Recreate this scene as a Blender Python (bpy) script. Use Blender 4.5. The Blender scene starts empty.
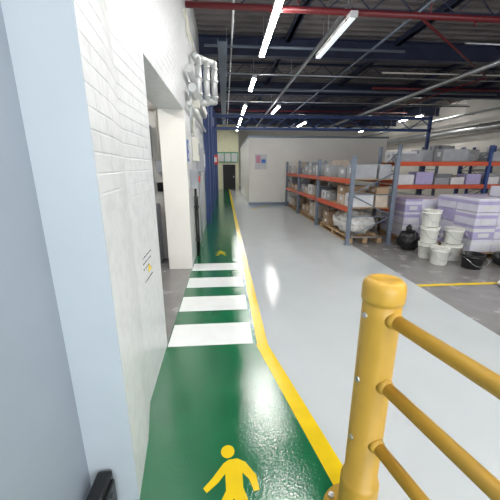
import bpy, bmesh, math, random
from mathutils import Vector, Matrix
random.seed(4)
S=bpy.context.scene
try:
    S.view_settings.view_transform='Standard'
except Exception: pass

# ---------------- materials ----------------
def mat(name,col,rough=.5,metal=0,var=.0,vscale=6,bump=0,bscale=40,spec=None,emit=None,es=0,rvar=0,ior=None):
    m=bpy.data.materials.new(name); m.use_nodes=True
    nt=m.node_tree; b=nt.nodes['Principled BSDF']
    b.inputs['Base Color'].default_value=(*col,1); b.inputs['Roughness'].default_value=rough
    b.inputs['Metallic'].default_value=metal
    if ior: b.inputs['IOR'].default_value=ior
    if emit:
        b.inputs['Emission Color'].default_value=(*emit,1); b.inputs['Emission Strength'].default_value=es
    tc=nt.nodes.new('ShaderNodeTexCoord')
    if var or rvar:
        n=nt.nodes.new('ShaderNodeTexNoise'); n.inputs['Scale'].default_value=vscale; n.inputs['Detail'].default_value=6
        nt.links.new(tc.outputs['Object'],n.inputs['Vector'])
        if var:
            r=nt.nodes.new('ShaderNodeMapRange'); r.inputs[1].default_value=.3; r.inputs[2].default_value=.7
            r.inputs[3].default_value=1-var; r.inputs[4].default_value=1+var
            nt.links.new(n.outputs['Fac'],r.inputs[0])
            x=nt.nodes.new('ShaderNodeVectorMath'); x.operation='SCALE'; x.inputs[0].default_value=col
            nt.links.new(r.outputs[0],x.inputs['Scale']); nt.links.new(x.outputs[0],b.inputs['Base Color'])
        if rvar:
            r=nt.nodes.new('ShaderNodeMapRange'); r.inputs[1].default_value=.3; r.inputs[2].default_value=.7
            r.inputs[3].default_value=max(.02,rough-rvar); r.inputs[4].default_value=rough+rvar
            nt.links.new(n.outputs['Fac'],r.inputs[0]); nt.links.new(r.outputs[0],b.inputs['Roughness'])
    if bump:
        n2=nt.nodes.new('ShaderNodeTexNoise'); n2.inputs['Scale'].default_value=bscale; n2.inputs['Detail'].default_value=3
        nt.links.new(tc.outputs['Object'],n2.inputs['Vector'])
        bp=nt.nodes.new('ShaderNodeBump'); bp.inputs['Strength'].default_value=bump; bp.inputs['Distance'].default_value=.01
        nt.links.new(n2.outputs['Fac'],bp.inputs['Height']); nt.links.new(bp.outputs[0],b.inputs['Normal'])
    return m

def brick_mat():
    m=bpy.data.materials.new('painted_brick'); m.use_nodes=True
    nt=m.node_tree; b=nt.nodes['Principled BSDF']; N=nt.nodes.new; L=nt.links.new
    b.inputs['Roughness'].default_value=.36
    tc=N('ShaderNodeTexCoord'); sp=N('ShaderNodeSeparateXYZ'); L(tc.outputs['Object'],sp.inputs[0])
    ad=N('ShaderNodeMath'); ad.operation='ADD'; L(sp.outputs['X'],ad.inputs[0]); L(sp.outputs['Y'],ad.inputs[1])
    cb=N('ShaderNodeCombineXYZ'); L(ad.outputs[0],cb.inputs[0]); L(sp.outputs['Z'],cb.inputs[1])
    br=N('ShaderNodeTexBrick'); br.inputs['Scale'].default_value=1; br.inputs['Brick Width'].default_value=.225
    br.inputs['Row Height'].default_value=.075; br.inputs['Mortar Size'].default_value=.006; br.inputs['Mortar Smooth'].default_value=.7
    br.inputs['Color1'].default_value=(1,1,1,1); br.inputs['Color2'].default_value=(.8,.8,.8,1); br.inputs['Mortar'].default_value=(0,0,0,1)
    L(cb.outputs[0],br.inputs['Vector'])
    n=N('ShaderNodeTexNoise'); n.inputs['Scale'].default_value=14; n.inputs['Detail'].default_value=8; L(tc.outputs['Object'],n.inputs['Vector'])
    n3=N('ShaderNodeTexNoise'); n3.inputs['Scale'].default_value=2.2; L(tc.outputs['Object'],n3.inputs['Vector'])
    mz=N('ShaderNodeMath'); mz.operation='MULTIPLY_ADD'; mz.inputs[1].default_value=1.2; L(n3.outputs['Fac'],mz.inputs[0]); L(sp.outputs['Z'],mz.inputs[2])
    mr=N('ShaderNodeMapRange'); mr.inputs[1].default_value=1.85; mr.inputs[2].default_value=2.5; mr.inputs[3].default_value=.02; mr.inputs[4].default_value=1; L(mz.outputs[0],mr.inputs[0])
    h=N('ShaderNodeMath'); h.operation='MULTIPLY'; L(br.outputs['Color'],h.inputs[0]); L(mr.outputs[0],h.inputs[1])
    nm=N('ShaderNodeMath'); nm.operation='MULTIPLY'; L(n.outputs['Fac'],nm.inputs[0]); 
    mm=N('ShaderNodeMapRange'); mm.inputs[3].default_value=.15; mm.inputs[4].default_value=.8; L(mr.outputs[0],mm.inputs[0]); L(mm.outputs[0],nm.inputs[1])
    h2=N('ShaderNodeMath'); h2.operation='ADD'; L(nm.outputs[0],h2.inputs[0]); L(h.outputs[0],h2.inputs[1])
    bp=N('ShaderNodeBump'); bp.inputs['Strength'].default_value=.7; bp.inputs['Distance'].default_value=.007
    L(h2.outputs[0],bp.inputs['Height']); L(bp.outputs[0],b.inputs['Normal'])
    r=N('ShaderNodeValToRGB'); r.color_ramp.elements[0].color=(.64,.66,.67,1); r.color_ramp.elements[1].color=(.72,.74,.75,1)
    r.color_ramp.elements[0].position=.3; r.color_ramp.elements[1].position=.55
    L(n.outputs['Fac'],r.inputs[0]); L(r.outputs[0],b.inputs['Base Color'])
    return m

BRICK=brick_mat()
PAINT=mat('wall_paint_grey',(.48,.53,.57),.45,var=.03,vscale=3,bump=.05,bscale=25)
PAINT2=mat('wall_paint_bluegrey',(.30,.345,.40),.45,var=.04,vscale=3,bump=.05,bscale=25)
WHITE=mat('wall_white',(.84,.81,.75),.6,var=.04,vscale=1.5,bump=.05)
CONC=mat('concrete_grey',(.23,.225,.22),.22,var=.16,vscale=3,bump=.06,bscale=60,rvar=.1)
EPOXY=mat('epoxy_grey',(.53,.57,.58),.06,var=.03,vscale=2,bump=.07,bscale=90,rvar=.03,ior=2.0)
GREEN=mat('paint_green',(.007,.135,.052),.06,var=.1,vscale=2.5,bump=.12,bscale=90,rvar=.03,ior=2.0)
YEL=mat('paint_yellow',(.78,.55,.012),.15,var=.06,bump=.1,bscale=80)
WBAR=mat('paint_white',(.80,.83,.82),.12,var=.03,bump=.1,bscale=80)
RAIL=mat('barrier_yellow',(.57,.335,.045),.36,var=.04,vscale=9,bump=.03,bscale=30)
DECK=mat('roof_deck',(.17,.15,.15),.6,var=.2,vscale=2)
NAVY=mat('navy_steel',(.022,.030,.065),.45,var=.2)
BLUE=mat('blue_steel',(.025,.06,.20),.45,var=.1)
MAROON=mat('sprinkler_red',(.13,.009,.013),.4)
RED=mat('red_sign',(.6,.03,.03),.4)
STEEL=mat('galvanised_steel',(.55,.57,.58),.32,metal=.85,var=.1,vscale=12)
DUCT=mat('duct_silver_paint',(.60,.61,.60),.3,metal=.35,var=.08,vscale=12)
GREYST=mat('rack_upright_grey',(.16,.19,.24),.4,metal=.3,var=.1)
ORANGE=mat('rack_beam_orange',(.55,.085,.03),.4,var=.08)
WOOD=mat('pallet_wood',(.38,.25,.13),.75,var=.2,vscale=15,bump=.2)
CARD=mat('cardboard',(.34,.23,.14),.8,var=.1)
CARD2=mat('cardboard_pale',(.50,.42,.34),.8,var=.1)
CARDG=mat('carton_grey',(.30,.31,.33),.55,var=.1)
CARDW=mat('carton_white',(.60,.60,.61),.5,var=.06)
LAV=mat('carton_lavender',(.38,.34,.54),.35,var=.08)
LAVW=mat('stretch_wrap_white',(.62,.61,.70),.22,var=.06,bump=.2,bscale=12)
BAGW=mat('plastic_sheet_white',(.62,.61,.58),.3,var=.1,vscale=8,bump=.5,bscale=9)
BLACK=mat('black_plastic',(.008,.008,.009),.3,bump=.2,bscale=14)
BUCK=mat('bucket_white',(.72,.72,.66),.35,var=.03)
INNER=mat('inner_room_wall',(.66,.64,.60),.7,var=.12,vscale=3)
CREAM=mat('cream_plastic',(.66,.64,.56),.5)
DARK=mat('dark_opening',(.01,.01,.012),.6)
CREAMW=mat('wall_cream_yellow_lit',(.72,.70,.48),.5,var=.05)  # yellow light of the corridor end is put into this cream
GFRAME=mat('green_frame_paint',(.05,.32,.16),.45,var=.05)
PINK=mat('sign_pink',(.6,.25,.35),.5)
SBLUE=mat('sign_blue',(.02,.13,.5),.4)
INK=mat('marker_ink',(.03,.03,.035),.6)
BOLT=mat('bolt_steel',(.5,.5,.5),.3,metal=.9)
LAMP=mat('lamp_tube',(.9,.9,.9),.4,emit=(1,.975,.94),es=70)
LAMPD=mat('lamp_tube_dim',(.8,.85,.85),.3,emit=(.85,.95,1),es=.8)

# ---------------- builder ----------------
class MB:
    def __init__(s,name): s.name=name; s.bm=bmesh.new(); s.mats=[]
    def mi(s,m):
        if m not in s.mats: s.mats.append(m)
        return s.mats.index(m)
    def merge(s,b2,m,smooth=False,M=None):
        i=s.mi(m); mp={}
        for v in b2.verts:
            co=v.co if M is None else M@v.co
            mp[v]=s.bm.verts.new(co)
        for f in b2.faces:
            try:
                nf=s.bm.faces.new([mp[v] for v in f.verts]); nf.material_index=i; nf.smooth=smooth
            except ValueError: pass
        b2.free()
    def box(s,x0,x1,y0,y1,z0,z1,m,bev=0,rot=0):
        b=bmesh.new(); bmesh.ops.create_cube(b,size=1)
        sx,sy,sz=x1-x0,y1-y0,z1-z0
        for v in b.verts: v.co=Vector((v.co.x*sx,v.co.y*sy,v.co.z*sz))
        if bev: bmesh.ops.bevel(b,geom=b.edges[:],offset=bev,segments=2,affect='EDGES',profile=.5)
        M=Matrix.Translation(((x0+x1)/2,(y0+y1)/2,(z0+z1)/2))@Matrix.Rotation(rot,4,'Z')
        s.merge(b,m,False,M); return s
    def prism(s,pts,z0,z1,m):
        b=bmesh.new()
        lo=[b.verts.new((x,y,z0)) for x,y in pts]; hi=[b.verts.new((x,y,z1)) for x,y in pts]
        n=len(pts)
        b.faces.new(lo[::-1]); b.faces.new(hi)
        for i in range(n): b.faces.new([lo[i],lo[(i+1)%n],hi[(i+1)%n],hi[i]])
        bmesh.ops.recalc_face_normals(b,faces=b.faces[:])
        bmesh.ops.triangulate(b,faces=[f for f in b.faces if len(f.verts)>4])
        s.merge(b,m); return s
    def cyl(s,p0,p1,r,m,seg=20,r2=None):
        p0=Vector(p0);p1=Vector(p1);d=p1-p0
        b=bmesh.new(); bmesh.ops.create_cone(b,cap_ends=True,segments=seg,radius1=r,radius2=r if r2 is None else r2,depth=d.length)
        M=Matrix.Translation((p0+p1)/2)@d.to_track_quat('Z','Y').to_matrix().to_4x4()
        i=s.mi(m); mp={v:s.bm.verts.new(M@v.co) for v in b.verts}
        for f in b.faces:
            nf=s.bm.faces.new([mp[v] for v in f.verts]); nf.material_index=i; nf.smooth=len(f.verts)==4
        b.free(); return s
    def lathe(s,prof,cx,cy,m,seg=40,axis=None):
        i=s.mi(m); rings=[]
        for r,z in prof:
            if r<=1e-6: rings.append([s.bm.verts.new((cx,cy,z))])
            else: rings.append([s.bm.verts.new((cx+r*math.cos(2*math.pi*k/seg),cy+r*math.sin(2*math.pi*k/seg),z)) for k in range(seg)])
        for a,b in zip(rings,rings[1:]):
            for k in range(seg):
                k2=(k+1)%seg
                if len(a)==1 and len(b)==1: continue
                if len(a)==1: vs=[a[0],b[k2],b[k]]
                elif len(b)==1: vs=[a[k],a[k2],b[0]]
                else: vs=[a[k],a[k2],b[k2],b[k]]
                f=s.bm.faces.new(vs); f.material_index=i; f.smooth=True
        return s
    def tube(s,pts,r,m,seg=14):
        for a,b in zip(pts,pts[1:]): s.cyl(a,b,r,m,seg)
        for p in pts[1:-1]:
            b=bmesh.new(); bmesh.ops.create_uvsphere(b,u_segments=seg,v_segments=8,radius=r)
            s.merge(b,m,True,Matrix.Translation(p))
        return s
    def blob(s,c,rad,m,amp=.2,seed=0,sub=4,fl=None):
        from mathutils import noise
        b=bmesh.new(); bmesh.ops.create_icosphere(b,subdivisions=sub,radius=1)
        for v in b.verts:
            n=noise.noise(v.co*1.8+Vector((seed,seed*2,0)))*1.2+abs(noise.noise(v.co*5+Vector((seed,0,3))))*.7
            v.co*=1+amp*n
            v.co=Vector((v.co.x*rad[0],v.co.y*rad[1],v.co.z*rad[2]))
            if fl is not None: v.co.z=max(v.co.z,fl-c[2])
        s.merge(b,m,True,Matrix.Translation(c)); return s
    def done(s,parent=None):
        me=bpy.data.meshes.new(s.name); s.bm.normal_update(); s.bm.to_mesh(me); s.bm.free()
        for m in s.mats: me.materials.append(m)
        o=bpy.data.objects.new(s.name,me); S.collection.objects.link(o)
        if parent: o.parent=parent
        return o
def empty(name,loc=(0,0,0)):
    e=bpy.data.objects.new(name,None); e.location=loc; S.collection.objects.link(e); return e
def plane(B,pts,z,m):
    i=B.mi(m); f=B.bm.faces.new([B.bm.verts.new((x,y,z)) for x,y in pts]); f.material_index=i; f.normal_update()
    if f.normal.z<0: f.normal_flip()

XR=11.5; YB=26; YN=-4; ZC=4.7
# ---------------- floor ----------------
MB('floor').box(-5,XR,YN,YB,-.1,0,CONC).done()
B=MB('floor_epoxy_coating'); plane(B,[(.3,YN),(2.65,YN),(2.65,13),(1.0,13),(1.0,YB),(.3,YB)],.0015,EPOXY); B.done()
B=MB('floor_walkway_green')
plane(B,[(-.675,YN),(.9,YN),(.62,1.22),(.364,2.44),(.33,YB),(-.57,YB),(-.57,2.51),(-.57,1.8),(-.5,1.5),(-.46,1.15),(-.675,1.15)],.003,GREEN); 
bmesh.ops.triangulate(B.bm,faces=B.bm.faces[:]); B.done()
B=MB('floor_line_yellow')
def strip(p,q,w,z=.0045):
    p=Vector(p);q=Vector(q)
    plane(B,[(p.x-w,p.y),(q.x-w,q.y),(q.x,q.y),(p.x,p.y)],z,YEL)
strip((.364,2.44),(.33,YB-.1),.10); strip((.75,.6),(.364,2.44),.11)
plane(B,[(.9,11.6),(1.9,12.9),(1.9,12.75),(1.02,11.6)],.0045,YEL)
B.done()
B=MB('floor_bay_line_yellow'); plane(B,[(2.65,3.66),(7.5,3.66),(7.5,3.74),(2.65,3.74)],.0045,YEL); B.done()
B=MB('crosswalk_stripes')
for y0,y1 in [(2.47,2.87),(3.17,3.57),(3.87,4.25),(4.57,4.93)]:
    plane(B,[(-.56,y0),(.225,y0),(.225,y1),(-.56,y1)],.0045,WBAR)
B.done()
OUT=[(-.02,.80),(-.08,.76),(-.20,.60),(-.29,.50),(-.25,.45),(-.13,.55),(-.06,.64),(-.05,.46),(-.15,.27),(-.18,.08),(-.28,.04),(-.27,0),(-.10,0),(-.06,.24),(.03,.38),(.11,.22),(.24,.06),(.22,.02),(.26,-.01),(.37,.06),(.30,.10),(.20,.28),(.13,.48),(.13,.64),(.20,.56),(.24,.43),(.30,.44),(.28,.60),(.17,.76),(.08,.81)]
def walker(cx,cy,h):
    B=MB('pedestrian_floor_symbol')
    plane(B,[(cx+x*h,cy+y*h) for x,y in OUT],.005,YEL)
    bmesh.ops.triangulate(B.bm,faces=B.bm.faces[:])
    plane(B,[(cx+(.08*math.cos(a)-.03)*h,cy+(.905+.085*math.sin(a))*h) for a in [i*math.pi/12 for i in range(24)]],.005,YEL)
    B.done()
walker(-.005,.93,.49); walker(-.12,5.4,.34)

# ---------------- shell ----------------
W=MB('wall_left')
W.box(-.975,-.675,YN,1.15,0,ZC,PAINT2)
W.prism([(-.975,1.152),(-.46,1.152),(-.5,1.5),(-.56,1.8),(-.57,2.51),(-.975,2.51)],0,ZC,BRICK)
W.box(-.975,-.46,1.148,1.152,0,ZC,PAINT)
W.box(-.92,-.57,2.51,4.73,2.39,ZC,BRICK)
W.box(-.92,-.57,4.73,YB,0,ZC,BRICK)
W.done()
MB('wall_right').box(XR,XR+.2,YN,YB,0,ZC,WHITE).done()
B=MB('wall_far'); B.box(-5,-.4,YB,YB+.2,0,ZC,WHITE).box(-.4,.9,YB,YB+.2,2.3,ZC,CREAMW).box(.9,XR,YB,YB+.2,0,ZC,WHITE); B.done()
B=MB('wall_near')
B.box(-5,-.5,YN-.2,YN,0,ZC,WHITE).box(4.5,XR,YN-.2,YN,0,ZC,WHITE).box(-.5,4.5,YN-.2,YN,3.4,ZC,WHITE); B.done()
B=MB('ceiling'); i=B.mi(DECK); p=.26; y=YN; prof=[]
while y<YB:
    prof+= [(y,ZC),(y+.10,ZC),(y+.13,ZC+.07),(y+.23,ZC+.07)]; y+=p
prof=[q for q in prof if q[0]<=YB]
va=[B.bm.verts.new((-5,a,b)) for a,b in prof]; vb=[B.bm.verts.new((XR+.2,a,b)) for a,b in prof]
for k in range(len(prof)-1):
    f=B.bm.faces.new([va[k],vb[k],vb[k+1],va[k+1]]); f.material_index=i
B.done()
MB('wall_inner_room').box(-5,-.92,5.3,5.45,0,ZC,INNER).done()
MB('wall_inner_left').box(-5.2,-5,YN,YB,0,ZC,INNER).done()

# office block
B=MB('wall_partition')
B.box(1.0,6.9,13,20,0,2.75,WHITE); B.box(.97,6.93,12.97,20.03,2.75,2.82,GREYST); B.done()
MB('baseboard_partition').box(.98,6.9,12.98,13,0,.12,GREYST).done()
B=MB('wall_notice_board'); B.box(1.25,1.75,12.96,12.999,1.5,2.1,CARDW,.005).box(1.3,1.48,12.95,12.96,1.75,2.05,PINK).box(1.52,1.7,12.95,12.96,1.75,1.9,SBLUE); B.done()
# far end: wall coloured as yellow-lit, green-framed glazing, black sheet for unlit doorway
MB('wall_corridor_end').box(-.57,1.0,22.76,22.9,0,ZC,CREAMW).done()
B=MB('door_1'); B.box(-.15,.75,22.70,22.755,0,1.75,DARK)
for x0,x1,z0,z1 in ((-.22,-.15,0,1.82),(.75,.82,0,1.82),(-.22,.82,1.75,1.82)): B.box(x0,x1,22.66,22.755,z0,z1,CREAM)
B.box(.6,.66,22.66,22.70,.85,.95,BOLT); B.done()
B=MB('window_1'); B.box(-.52,.95,22.70,22.755,1.95,2.55,CARDW)
for x in (-.55,-.06,.42,.9): B.box(x,x+.06,22.66,22.70,1.9,2.6,GFRAME)
B.box(-.55,.96,22.66,22.70,1.9,1.96,GFRAME).box(-.55,.96,22.66,22.70,2.55,2.62,GFRAME); B.done()

# ---------------- ceiling steel ----------------
def ibeam_x(name,y,z0,h,w,m,x0=-.57,x1=XR):
    B=MB(name); B.box(x0,x1,y-w/2,y+w/2,z0,z0+.025,m).box(x0,x1,y-w/2,y+w/2,z0+h-.025,z0+h,m).box(x0,x1,y-.012,y+.012,z0,z0+h,m)
    return B.done()
for y in [-.5,4.0,8.4,12.4,16.6,20.8]:
    ibeam_x('ceiling_steel_beam',y,4.22,.42,.2,NAVY)
for x in [1.6,4.4,7.2,10]:
    B=MB('ceiling_purlin'); B.box(x-.04,x+.04,YN,YB,4.55,4.69,NAVY).box(x-.08,x+.08,YN,YB,4.55,4.57,NAVY); B.done()
for y in [6.2,10.3,14.5,18.5]:
    B=MB('ceiling_lattice_joist'); B.box(-.57,XR,y-.03,y+.03,4.62,4.68,NAVY).box(-.57,XR,y-.03,y+.03,4.3,4.34,NAVY)
    x=-.5;up=False
    while x<XR-.5:
        B.cyl((x,y,4.32 if not up else 4.65),(x+.4,y,4.65 if not up else 4.32),.012,NAVY,8); up=not up; x+=.4
    B.done()
B=MB('sprinkler_pipe'); B.cyl((-.55,5.45,3.98),(XR-.02,5.65,3.98),.045,MAROON)
for x in [1.2,3.4,5.6]:
    B.cyl((x,5.5,3.98),(x,5.5,4.3),.012,MAROON,8)
    B.cyl((x+.8,5.5,3.93),(x+.8,5.5,3.86),.02,MAROON,8)
B.done()
B=MB('sprinkler_pipe'); B.tube([(3.2,5.6,4.06),(7.5,9.0,4.06),(7.5,20,4.06)],.022,MAROON); B.done()
B=MB('sprinkler_pipe'); B.cyl((4.6,4.5,4.15),(XR-.02,4.9,4.15),.04,MAROON); B.done()
B=MB('sprinkler_pipe'); B.cyl((5,10.8,4.15),(XR-.02,10.8,4.15),.035,MAROON); B.done()
B=MB('blue_steel_frame')
for z in (3.0,3.45): B.box(-.5,8.5,12.6,12.72,z,z+.1,BLUE)
x=-.4
while x<8: B.cyl((x,12.66,3.1),(x+.5,12.66,3.45),.02,BLUE,8); B.cyl((x+.5,12.66,3.45),(x+1,12.66,3.1),.02,BLUE,8); x+=1
B.box(-.56,-.42,12.55,12.75,0,4.2,BLUE); B.box(8.4,8.5,12.6,12.72,0,3.6,BLUE); B.done()
for y in [8.8,11.0,15.5,18.5]:
    B=MB('blue_steel_column'); B.box(-.56,-.54,y-.08,y+.08,0,4.2,BLUE).box(-.44,-.42,y-.08,y+.08,0,4.2,BLUE).box(-.54,-.44,y-.01,y+.01,0,4.2,BLUE); B.done()
B=MB('lighting_trunking'); B.box(2.02,2.08,2,22,4.06,4.11,STEEL)
for y in (3,6.6,10.0,14.0,18.0): B.cyl((2.05,y,4.1),(2.05,y,4.68),.006,STEEL,6)
B.done()
B=MB('cable_tray'); 
for k in range(4): B.box(10.2+.1*k,10.24+.1*k,2,YB-2,3.75,3.78,STEEL)
for y in range(3,24,2): B.box(10.15,10.6,y,y+.04,3.72,3.75,STEEL); B.cyl((10.2,y,3.74),(10.2,y,4.7),.006,STEEL,6)
B.done()
B=MB('conduit_run'); B.cyl((-.45,9.4,4.12),(9,9.6,4.12),.02,STEEL,10); B.done()
B=MB('conduit_run'); B.cyl((.2,3,4.18),(.2,22,4.18),.02,STEEL,10); B.done()
B=MB('conduit_run'); B.cyl((3.4,3,4.18),(3.4,22,4.18),.025,GREYST,10); B.done()
B=MB('conduit_run'); B.cyl((5.2,7.0,4.16),(10,7.1,4.16),.022,STEEL,10); B.done()
for y,x0,x1,m,r in ((11.4,0,10,GREYST,.05),(13.4,0,10.5,STEEL,.02),(15.4,-.4,9,MAROON,.035),(7.6,-.4,4.2,GREYST,.03),(9.2,4.5,11,CREAM,.02)):
    B=MB('conduit_run'); B.cyl((x0,y,4.17),(x1,y,4.17),r,m,10); B.done()
B=MB('ventilation_spine_duct'); B.cyl((6.4,6.8,3.95),(6.4,20,3.95),.06,STEEL,20); B.done()
B=MB('ceiling_tray_run'); B.box(-.1,.1,7,22,4.02,4.05,GREYST).box(-.1,-.085,7,22,4.05,4.1,GREYST).box(.085,.1,7,22,4.05,4.1,GREYST)
for y in range(8,22,2): B.cyl((.1,y,4.04),(.1,y,4.68),.006,STEEL,6)
B.done()

# ---------------- lamps ----------------
def lamp(x,y0,L=2.2,on=True,z=3.9):
    B=MB('fluorescent_batten_light')
    B.box(x-.06,x+.06,y0,y0+L,z+.03,z+.09,CARDW,.008)
    B.box(x-.045,x+.045,y0+.03,y0+L-.03,z,z+.031,LAMP if on else LAMPD,.01)
    B.box(x-.055,x+.055,y0,y0+.03,z,z+.04,CARDW).box(x-.055,x+.055,y0+L-.03,y0+L,z,z+.04,CARDW)
    for yy in (y0+.3,y0+L-.3): B.cyl((x,yy,z+.08),(x,yy,z+.15+.5),.005,STEEL,6)
    B.done()
for y in (-2.2,1.5,5.0,9.0,12.7,15.9,19.0): lamp(.85,y, 2.4 if y!=9.0 else 1.5)  # lamps behind and above camera, plus some far ones, are added fill
lamp(2.05,5.3,1.9,False,3.84); lamp(2.2,12.8,1.8); lamp(2.4,-.2); lamp(2.4,-3)  # last two are unseen lamps added near and behind the camera
for x,y in ((9.3,14.5),(9.3,19.5),(5.4,-.2),(5.4,2.0),(9.3,3),(5.4,-3.3),(4.4,17)): lamp(x,y,2.0)  # third row first; most others are lamps added to keep light up
lamp(-1.9,2.9,1.8,True,2.8)  # out-of-view batten added to brighten the inner room

# ---------------- left wall fittings ----------------
B=MB('rubber_wall_guard'); B.box(-.63,-.56,1.0,1.14,.003,.22,BLACK,.012).box(-.565,-.548,1.02,1.12,.04,.19,BLACK,.006).cyl((-.56,1.07,.15),(-.543,1.07,.15),.01,BLACK,10).cyl((-.56,1.07,.07),(-.543,1.07,.07),.01,BLACK,10); B.done()
B=MB('wall_pipework')
for k,x in enumerate((-.42,-.29,-.16)):
    B.tube([(-.565,5.8+.12*k,2.66+.04*k),(x,5.8+.12*k,2.66+.04*k),(x,5.8+.12*k,3.36),(-.5,5.8+.12*k,3.44)],.056,DUCT)
    for z in (2.8,3.05,3.25): B.cyl((x,5.8+.12*k,z),(x,5.8+.12*k,z+.03),.068,STEEL)
B.cyl((-.45,4.9,2.72),(-.45,7.5,2.72),.06,DUCT); B.cyl((-.48,4.85,2.95),(-.48,8.6,2.95),.05,DUCT); B.cyl((-.50,4.85,2.5),(-.50,8.6,2.5),.03,DUCT)
B.tube([(-.5,5.0,2.72),(-.5,5.0,2.1),(-.5,5.0,2.05)],.018,STEEL); B.box(-.565,-.4,5.5,5.62,2.55,2.75,CREAM,.01)
B.done()
B=MB('electrical_conduit')
for k in range(3): B.cyl((-.54,5.4+.12*k,3.55),(-.54,5.4+.12*k,3.9),.014,CREAM,8)
B.cyl((-.53,4.95,3.7),(-.53,8.6,3.7),.014,CREAM,8)
B.done()
B=MB('electrical_isolator_box'); B.box(-.568,-.44,5.1,5.32,1.25,1.55,CARDG,.01).box(-.44,-.42,5.16,5.26,1.35,1.45,RED,.005).cyl((-.5,5.15,1.25),(-.5,5.15,.9),.02,BLACK,8); B.done()
B=MB('electrical_isolator_box'); B.box(-.568,-.46,5.6,5.85,1.7,2.1,CREAM,.01).box(-.46,-.45,5.65,5.8,1.8,2.0,CARDG)
B.cyl((-.53,5.7,2.1),(-.53,5.7,2.45),.015,CREAM,8); B.done()
B=MB('electrical_isolator_box'); B.box(-.568,-.42,6.3,6.7,1.5,1.95,CARDG,.01).box(-.42,-.41,6.4,6.6,1.6,1.85,CARDW); B.cyl((-.53,6.5,.1),(-.53,6.5,1.5),.025,CARDG,8); B.done()
B=MB('safety_sign'); B.box(-.568,-.56,4.84,5.06,1.68,2.0,SBLUE,.003).cyl((-.56,4.95,1.9),(-.557,4.95,1.9),.06,CARDW,20).box(-.56,-.557,4.88,5.02,1.72,1.8,CARDW); B.done()
B=MB('black_drain_pipe'); B.cyl((-.52,5.42,0.005),(-.52,5.42,1.1),.035,BLACK)
for z in (.3,.9): B.cyl((-.52,5.42,z),(-.52,5.42,z+.03),.045,BLACK)
B.done()
B=MB('fire_extinguisher_sign'); B.box(-.568,-.3,13.8,13.82,1.7,2.1,RED,.003).box(-.52,-.35,13.79,13.8,1.8,2.0,CARDW); B.done()
B=MB('wall_notice'); B.box(-.568,-.56,7.2,7.7,1.4,2.0,CARDW,.003).box(-.56,-.557,7.25,7.65,1.8,1.95,SBLUE).box(-.56,-.557,7.25,7.65,1.5,1.7,CARDG); B.done()
B=MB('wall_graffiti_marks')
for r in range(3):
    y=1.97
    while y<2.22-.04*r:
        h=random.uniform(.004,.010); w=random.uniform(.004,.014)
        x=-.5605-(y-1.8)*.014
        B.box(x-.001,x+.003,y,y+w,1.0-.04*r,1.0-.04*r+h,INK); y+=w+random.uniform(.010,.02)
B.box(-.566,-.560,1.98,2.2,.83,.833,INK)
B.done()
B=MB('wall_sticker_yellow'); B.box(-.567,-.5595,2.09,2.17,.87,.89,YEL,.001).box(-.567,-.559,2.11,2.13,.89,.92,YEL,.001); B.done()
# inner room kit
B=MB('inner_switchboard'); B.box(-1.4,-1.18,5.15,5.3,1.75,2.25,CARDG,.01).box(-1.36,-1.22,5.13,5.15,1.85,2.15,CARDW,.005).box(-1.13,-1.02,5.2,5.3,1.5,1.7,CARDG,.01).box(-1.13,-1.02,5.2,5.3,1.2,1.35,BLACK,.01).box(-1.4,-1.2,5.2,5.3,1.25,1.55,CARDG,.01)
B.cyl((-1.07,5.25,1.7),(-1.07,5.25,4.2),.02,CREAM,8); B.cyl((-1.29,5.25,2.25),(-1.29,5.25,4.2),.02,CREAM,8)
B.cyl((-2.4,5.22,2.5),(-.95,5.22,2.5),.03,CREAM,8); B.done()
B=MB('inner_storage_cabinet'); B.box(-2.2,-1.12,4.95,5.28,.02,1.0,CARDG,.01).box(-1.73,-1.71,4.935,4.95,.1,.95,BLACK).box(-1.8,-1.78,4.91,4.95,.45,.6,BOLT).box(-1.66,-1.64,4.91,4.95,.45,.6,BOLT); B.done()
B=MB('trim_doorway'); B.box(-.93,-.56,4.69,4.735,0,2.39,WHITE,.004); B.done()

# ---------------- barrier ----------------
bar=empty('yellow_safety_barrier')
def post(nm,cx,cy):
    B=MB(nm)
    R=.070
    B.lathe([(0,0.003),(.15,0.003),(.15,.02),(.10,.03),(.083,.05),(.083,.20),(.083,.245),(.078,.262),(R,.268),(R,1.06),(R,1.105),(R-.006,1.11),(R-.006,1.118),(.075,1.123),(.0765,1.135),(.0765,1.175),(.073,1.192),(.062,1.203),(.045,1.208),(.04,1.205),(0,1.205)],cx,cy,RAIL,48)
    for a in range(4):
        t=math.pi/4+a*math.pi/2; B.cyl((cx+.122*math.cos(t),cy+.122*math.sin(t),.02),(cx+.122*math.cos(t),cy+.122*math.sin(t),.04),.014,BOLT,8)
    o=B.done(bar); return o
p0=(.576,.987); p1=(.95,-.62)
post('post_1',*p0); post('post_2',*p1)
for k,z in enumerate((1.07,.79,.505)):
    B=MB('rail_%d'%(k+1)); a=Vector((*p0,z)); b=Vector((*p1,z)); d=(b-a).normalized()
    B.cyl(a+d*.03,b-d*.03,.026,RAIL,28)
    for q,s in ((a,1),(b,-1)):
        B.cyl(q+d*s*.06,q+d*s*.085,.036,RAIL,28,.028) if s==1 else B.cyl(q+d*s*.085,q+d*s*.06,.028,RAIL,28,.036)
    n=Vector((-d.y,d.x,0))
    B.cyl(a+n*.066+Vector((0,0,.0)),a+n*.078,.011,BOLT,12); B.cyl(a-n*.066,a-n*.078,.011,BOLT,12)
    B.done(bar)

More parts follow.
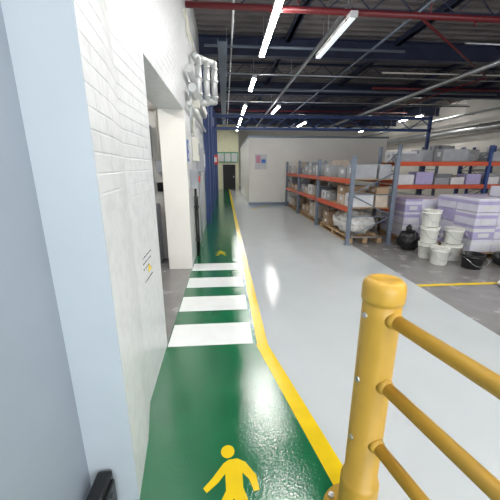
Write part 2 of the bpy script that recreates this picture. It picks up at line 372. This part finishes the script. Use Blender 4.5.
# ---------------- racks ----------------
def rack_y(name,x0,x1,ys,levels,H):
    B=MB(name)
    for y in ys:
        for x in (x0,x1):
            B.box(x-.04,x+.04,y-.035,y+.035,.01,H,GREYST,.004); B.box(x-.07,x+.07,y-.06,y+.06,0.0,.012,GREYST)
        z=.15;f=True
        while z<H-.35:
            B.cyl((x0,y,z),(x1,y,z),.012,GREYST,8); B.cyl((x0 if f else x1,y,z),(x1 if f else x0,y,z+.45),.012,GREYST,8); f=not f; z+=.45
    for z in levels:
        for x in (x0,x1):
            B.box(x-.025,x+.025,ys[0]+.03,ys[-1]-.03,z-.1,z,ORANGE,.004)
        B.box(x0+.03,x1-.03,ys[0]+.05,ys[-1]-.05,z-.02,z,WOOD)
    return B.done()
def rack_x(name,y0,y1,xs,levels,H):
    B=MB(name)
    for x in xs:
        for y in (y0,y1):
            B.box(x-.035,x+.035,y-.04,y+.04,.01,H,BLUE if x!=xs[0] else GREYST,.004); B.box(x-.06,x+.06,y-.07,y+.07,0,.012,GREYST)
        z=.15;f=True
        while z<H-.35:
            B.cyl((x,y0,z),(x,y1,z),.012,GREYST,8); B.cyl((x,y0 if f else y1,z),(x,y1 if f else y0,z+.45),.012,GREYST,8); f=not f; z+=.45
    for z in levels:
        for y in (y0,y1): B.box(xs[0]+.03,xs[-1]-.03,y-.025,y+.025,z-.1,z,ORANGE,.004)
        B.box(xs[0]+.05,xs[-1]-.05,y0+.03,y1-.03,z-.02,z,WOOD)
    return B.done()
def cartons(name,x0,x1,y0,y1,z,hmax,ms,sx=(.3,.5),sy=(.3,.5),gap=.03,fill=.9):
    B=MB(name); y=y0
    while y<y1-.25:
        w=min(random.uniform(*sy),y1-y); x=x0
        while x<x1-.22:
            d=min(random.uniform(*sx),x1-x); zz=z
            if random.random()<fill:
                while True:
                    h=random.uniform(.16,.3)
                    if zz+h>z+hmax: break
                    m=random.choice(ms)
                    B.box(x+.01,x+d-.01,y+.01,y+w-.01,zz,zz+h,m,.006)
                    B.box(x+d/2-.025,x+d/2+.025,y+.008,y+w-.008,zz+h-.002,zz+h+.001,CARDW if m!=CARDW else CARD2)
                    B.box(x+.006,x+.010,y+w*.3,y+w*.6,zz+h*.4,zz+h*.75,CARDW if m!=CARDW else CARDG)
                    zz+=h+.001
                    if random.random()<.25: break
            x+=d+gap
        y+=w+gap
    return B.done()
ysr=[6.0,8.25,10.5,12.6]
rack_y('pallet_rack',2.55,3.45,ysr,[.78,1.36],1.80)
for a,b in zip(ysr,ysr[1:]):
    cartons('cardboard_box_stack',2.6,3.4,a+.08,b-.08,.782,.44,[CARD,CARD2,CARDW,CARDG,CARDG])
    cartons('cardboard_box_stack',2.6,3.4,a+.08,b-.08,1.362,.42,[CARDG,CARDG,CARDG,CARDW,CARD2])
def pallet(x0,x1,y0,y1,z=0):
    B=MB('wooden_pallet')
    n=7
    for k in range(n):
        yy=y0+(y1-y0-.1)*k/(n-1); B.box(x0,x1,yy,yy+.1,z+.115,z+.14,WOOD)
    for k in range(3):
        xx=x0+(x1-x0-.1)*k/2
        B.box(xx,xx+.1,y0,y1,z+.002,z+.022,WOOD); B.box(xx,xx+.1,y0,y1,z+.095,z+.115,WOOD)
        for j in range(3):
            yy=y0+(y1-y0-.12)*j/2; B.box(xx,xx+.1,yy,yy+.12,z+.022,z+.095,WOOD)
    B.done()
for a,b in zip(ysr,ysr[1:]): pallet(2.62,3.38,a+.12,b-.12)
B=MB('plastic_wrapped_bundle')
B.blob((2.95,6.62,.38),(.33,.40,.25),BAGW,.3,3,5,.142); B.blob((2.95,7.15,.33),(.28,.25,.22),BAGW,.3,8,5,.142); B.done()
cartons('cardboard_box_stack',2.62,3.38,7.5,8.1,.142,.5,[CARD,CARD2])
cartons('cardboard_box_stack',2.62,3.38,8.4,10.3,.142,.5,[CARD,CARD2,CARDW])
cartons('cardboard_box_stack',2.62,3.38,10.65,12.4,.142,.5,[CARD,CARD2,CARDW,CARDG])
rack_x('pallet_rack',7.1,8.0,[4.1,6.4,8.7,11.0],[1.18,1.72],2.1)
for a,b in ((4.15,6.35),(6.45,8.65),(8.75,10.9)):
    cartons('cardboard_box_stack',a,b,7.14,7.96,1.182,.36,[CARDW,CARD2,CARDG,CARDG,LAV],(.3,.5),(.35,.4))
    cartons('cardboard_box_stack',a,b,7.14,7.96,1.722,.3,[CARDG,CARDW,CARDG],(.4,.7),(.35,.4),fill=.55)
    cartons('cardboard_box_stack',a,b,7.14,7.96,.0,.95,[CARD,CARD2,CARDG,LAV],(.4,.6),(.35,.4))
rack_x('pallet_rack',10.2,11.1,[7.3,9.3,11.2],[1.18,1.8],2.3)
cartons('cardboard_box_stack',7.4,11.1,10.24,11.0,1.802,.55,[CARDG,CARDW,CARDG],(.4,.7),(.35,.4),fill=.7)
def lav(x0,x1,y0,y1,layers,h=.235):
    pallet(x0,x1,y0,y1)
    B=MB('wrapped_carton_pallet_load'); nx=max(2,round((x1-x0)/.4)); ny=max(2,round((y1-y0)/.4))
    for l in range(layers):
        for i in range(nx):
            for j in range(ny):
                a=x0+(x1-x0)*i/nx; b=x0+(x1-x0)*(i+1)/nx; c=y0+(y1-y0)*j/ny; d=y0+(y1-y0)*(j+1)/ny; z=.142+l*h
                B.box(a+.004,b-.004,c+.004,d-.004,z+.002,z+h-.004,random.choice([LAV,LAVW,LAVW]),.008)
                B.box(a+.0,b-.0,c+.001,d-.001,z+h*.55,z+h*.8,random.choice([LAV,LAVW,CARDW]),.003)
                B.box(a+.1,b-.1,c-.002,c+.001,z+h*.15,z+h*.45,CARDW)
    B.done()
lav(4.25,5.45,4.75,5.75,4); lav(5.6,6.8,4.75,5.75,4); lav(3.75,4.85,6.02,6.95,3,.27); lav(5.1,6.2,6.0,6.9,3,.27)
cartons('cardboard_box_stack',4.3,5.4,4.8,5.7,1.085,.2,[LAVW,CARDW],(.4,.6),(.4,.5),fill=.6)
def bucket(x,y,z,r=.15,h=.29,m=BUCK,lid=True,n='plastic_bucket'):
    B=MB(n); pr=[(0,z+.004),(r*.84,z+.004),(r*.86,z+.01),(r*.97,z+h*.8),(r*1.03,z+h*.82),(r*1.03,z+h*.86),(r,z+h*.87),(r*1.0,z+h*.95)]
    if lid: pr+=[(r*1.06,z+h*.95),(r*1.06,z+h),(r*.95,z+h),(r*.93,z+h*.985),(0,z+h*.985)]
    else: pr+=[(r*1.05,z+h*.96),(r*1.05,z+h),(r*.98,z+h),(r*.85,z+.02),(0,z+.02)]
    B.lathe(pr,x,y,m,32)
    pts=[(x+r*1.05*math.cos(t),y-r*1.0*abs(math.sin(t))*.35-r*.8,z+h*.8-abs(math.sin(t))*h*.5) for t in [math.pi*i/10 for i in range(11)]]
    pts[0]=(x+r*1.02,y,z+h*.82); pts[-1]=(x-r*1.02,y,z+h*.82)
    B.tube(pts,.004,STEEL,6); B.done()
bucket(3.60,4.62,0,.145); bucket(3.62,4.98,0); bucket(3.62,4.98,.291); bucket(3.61,4.98,.582)
bucket(3.98,4.85,0,.16,.3); bucket(3.98,4.85,.301,.15,.27)
bucket(4.0,4.38,0,.165,.24,BLACK,False,'black_bucket')
B=MB('black_bin_bag'); B.blob((3.62,5.55,.19),(.2,.2,.2),BLACK,.2,11,4,.004); B.blob((3.6,5.55,.42),(.05,.05,.08),BLACK,.3,5,3); B.done()
B=MB('black_bin_bag'); B.blob((4.6,4.35,.15),(.26,.16,.15),BLACK,.2,21,4,.004);B.blob((4.55,4.35,.32),(.05,.05,.06),BLACK,.3,5,3); B.done()
B=MB('white_plastic_sack'); B.blob((3.88,3.55,.06),(.14,.10,.08),BAGW,.25,2,4,.004); B.done()
B=MB('ventilation_duct'); B.cyl((XR-.5,3,3.2),(XR-.5,YB-.2,3.2),.18,STEEL,24)
for y in range(4,25,3): B.cyl((XR-.5,y,3.2),(XR-.5,y+.05,3.2),.2,STEEL,24)
B.done()

# ---------------- lights / world / camera ----------------
w=bpy.data.worlds.new('World'); S.world=w; w.use_nodes=True
w.node_tree.nodes['Background'].inputs[0].default_value=(.85,.91,1,1); w.node_tree.nodes['Background'].inputs[1].default_value=1.0
ld=bpy.data.lights.new('rear_daylight','AREA'); ld.shape='RECTANGLE'; ld.size=4.6; ld.size_y=3.2; ld.energy=240; ld.color=(.87,.93,1)  # daylight from behind; its unseen door opening is added to let light in
lo=bpy.data.objects.new('rear_daylight',ld); lo.location=(2,YN+.05,1.7); S.collection.objects.link(lo)
lo.rotation_euler=Vector((0,1,0)).to_track_quat('-Z','Y').to_euler()
cd=bpy.data.cameras.new('Camera'); cd.sensor_width=36; cd.lens=21.6; cd.clip_start=.02
c=bpy.data.objects.new('Camera',cd); c.location=(0,0,1.6); c.rotation_euler=(math.radians(90-15.5),0,math.radians(-4.6))
S.collection.objects.link(c); S.camera=c
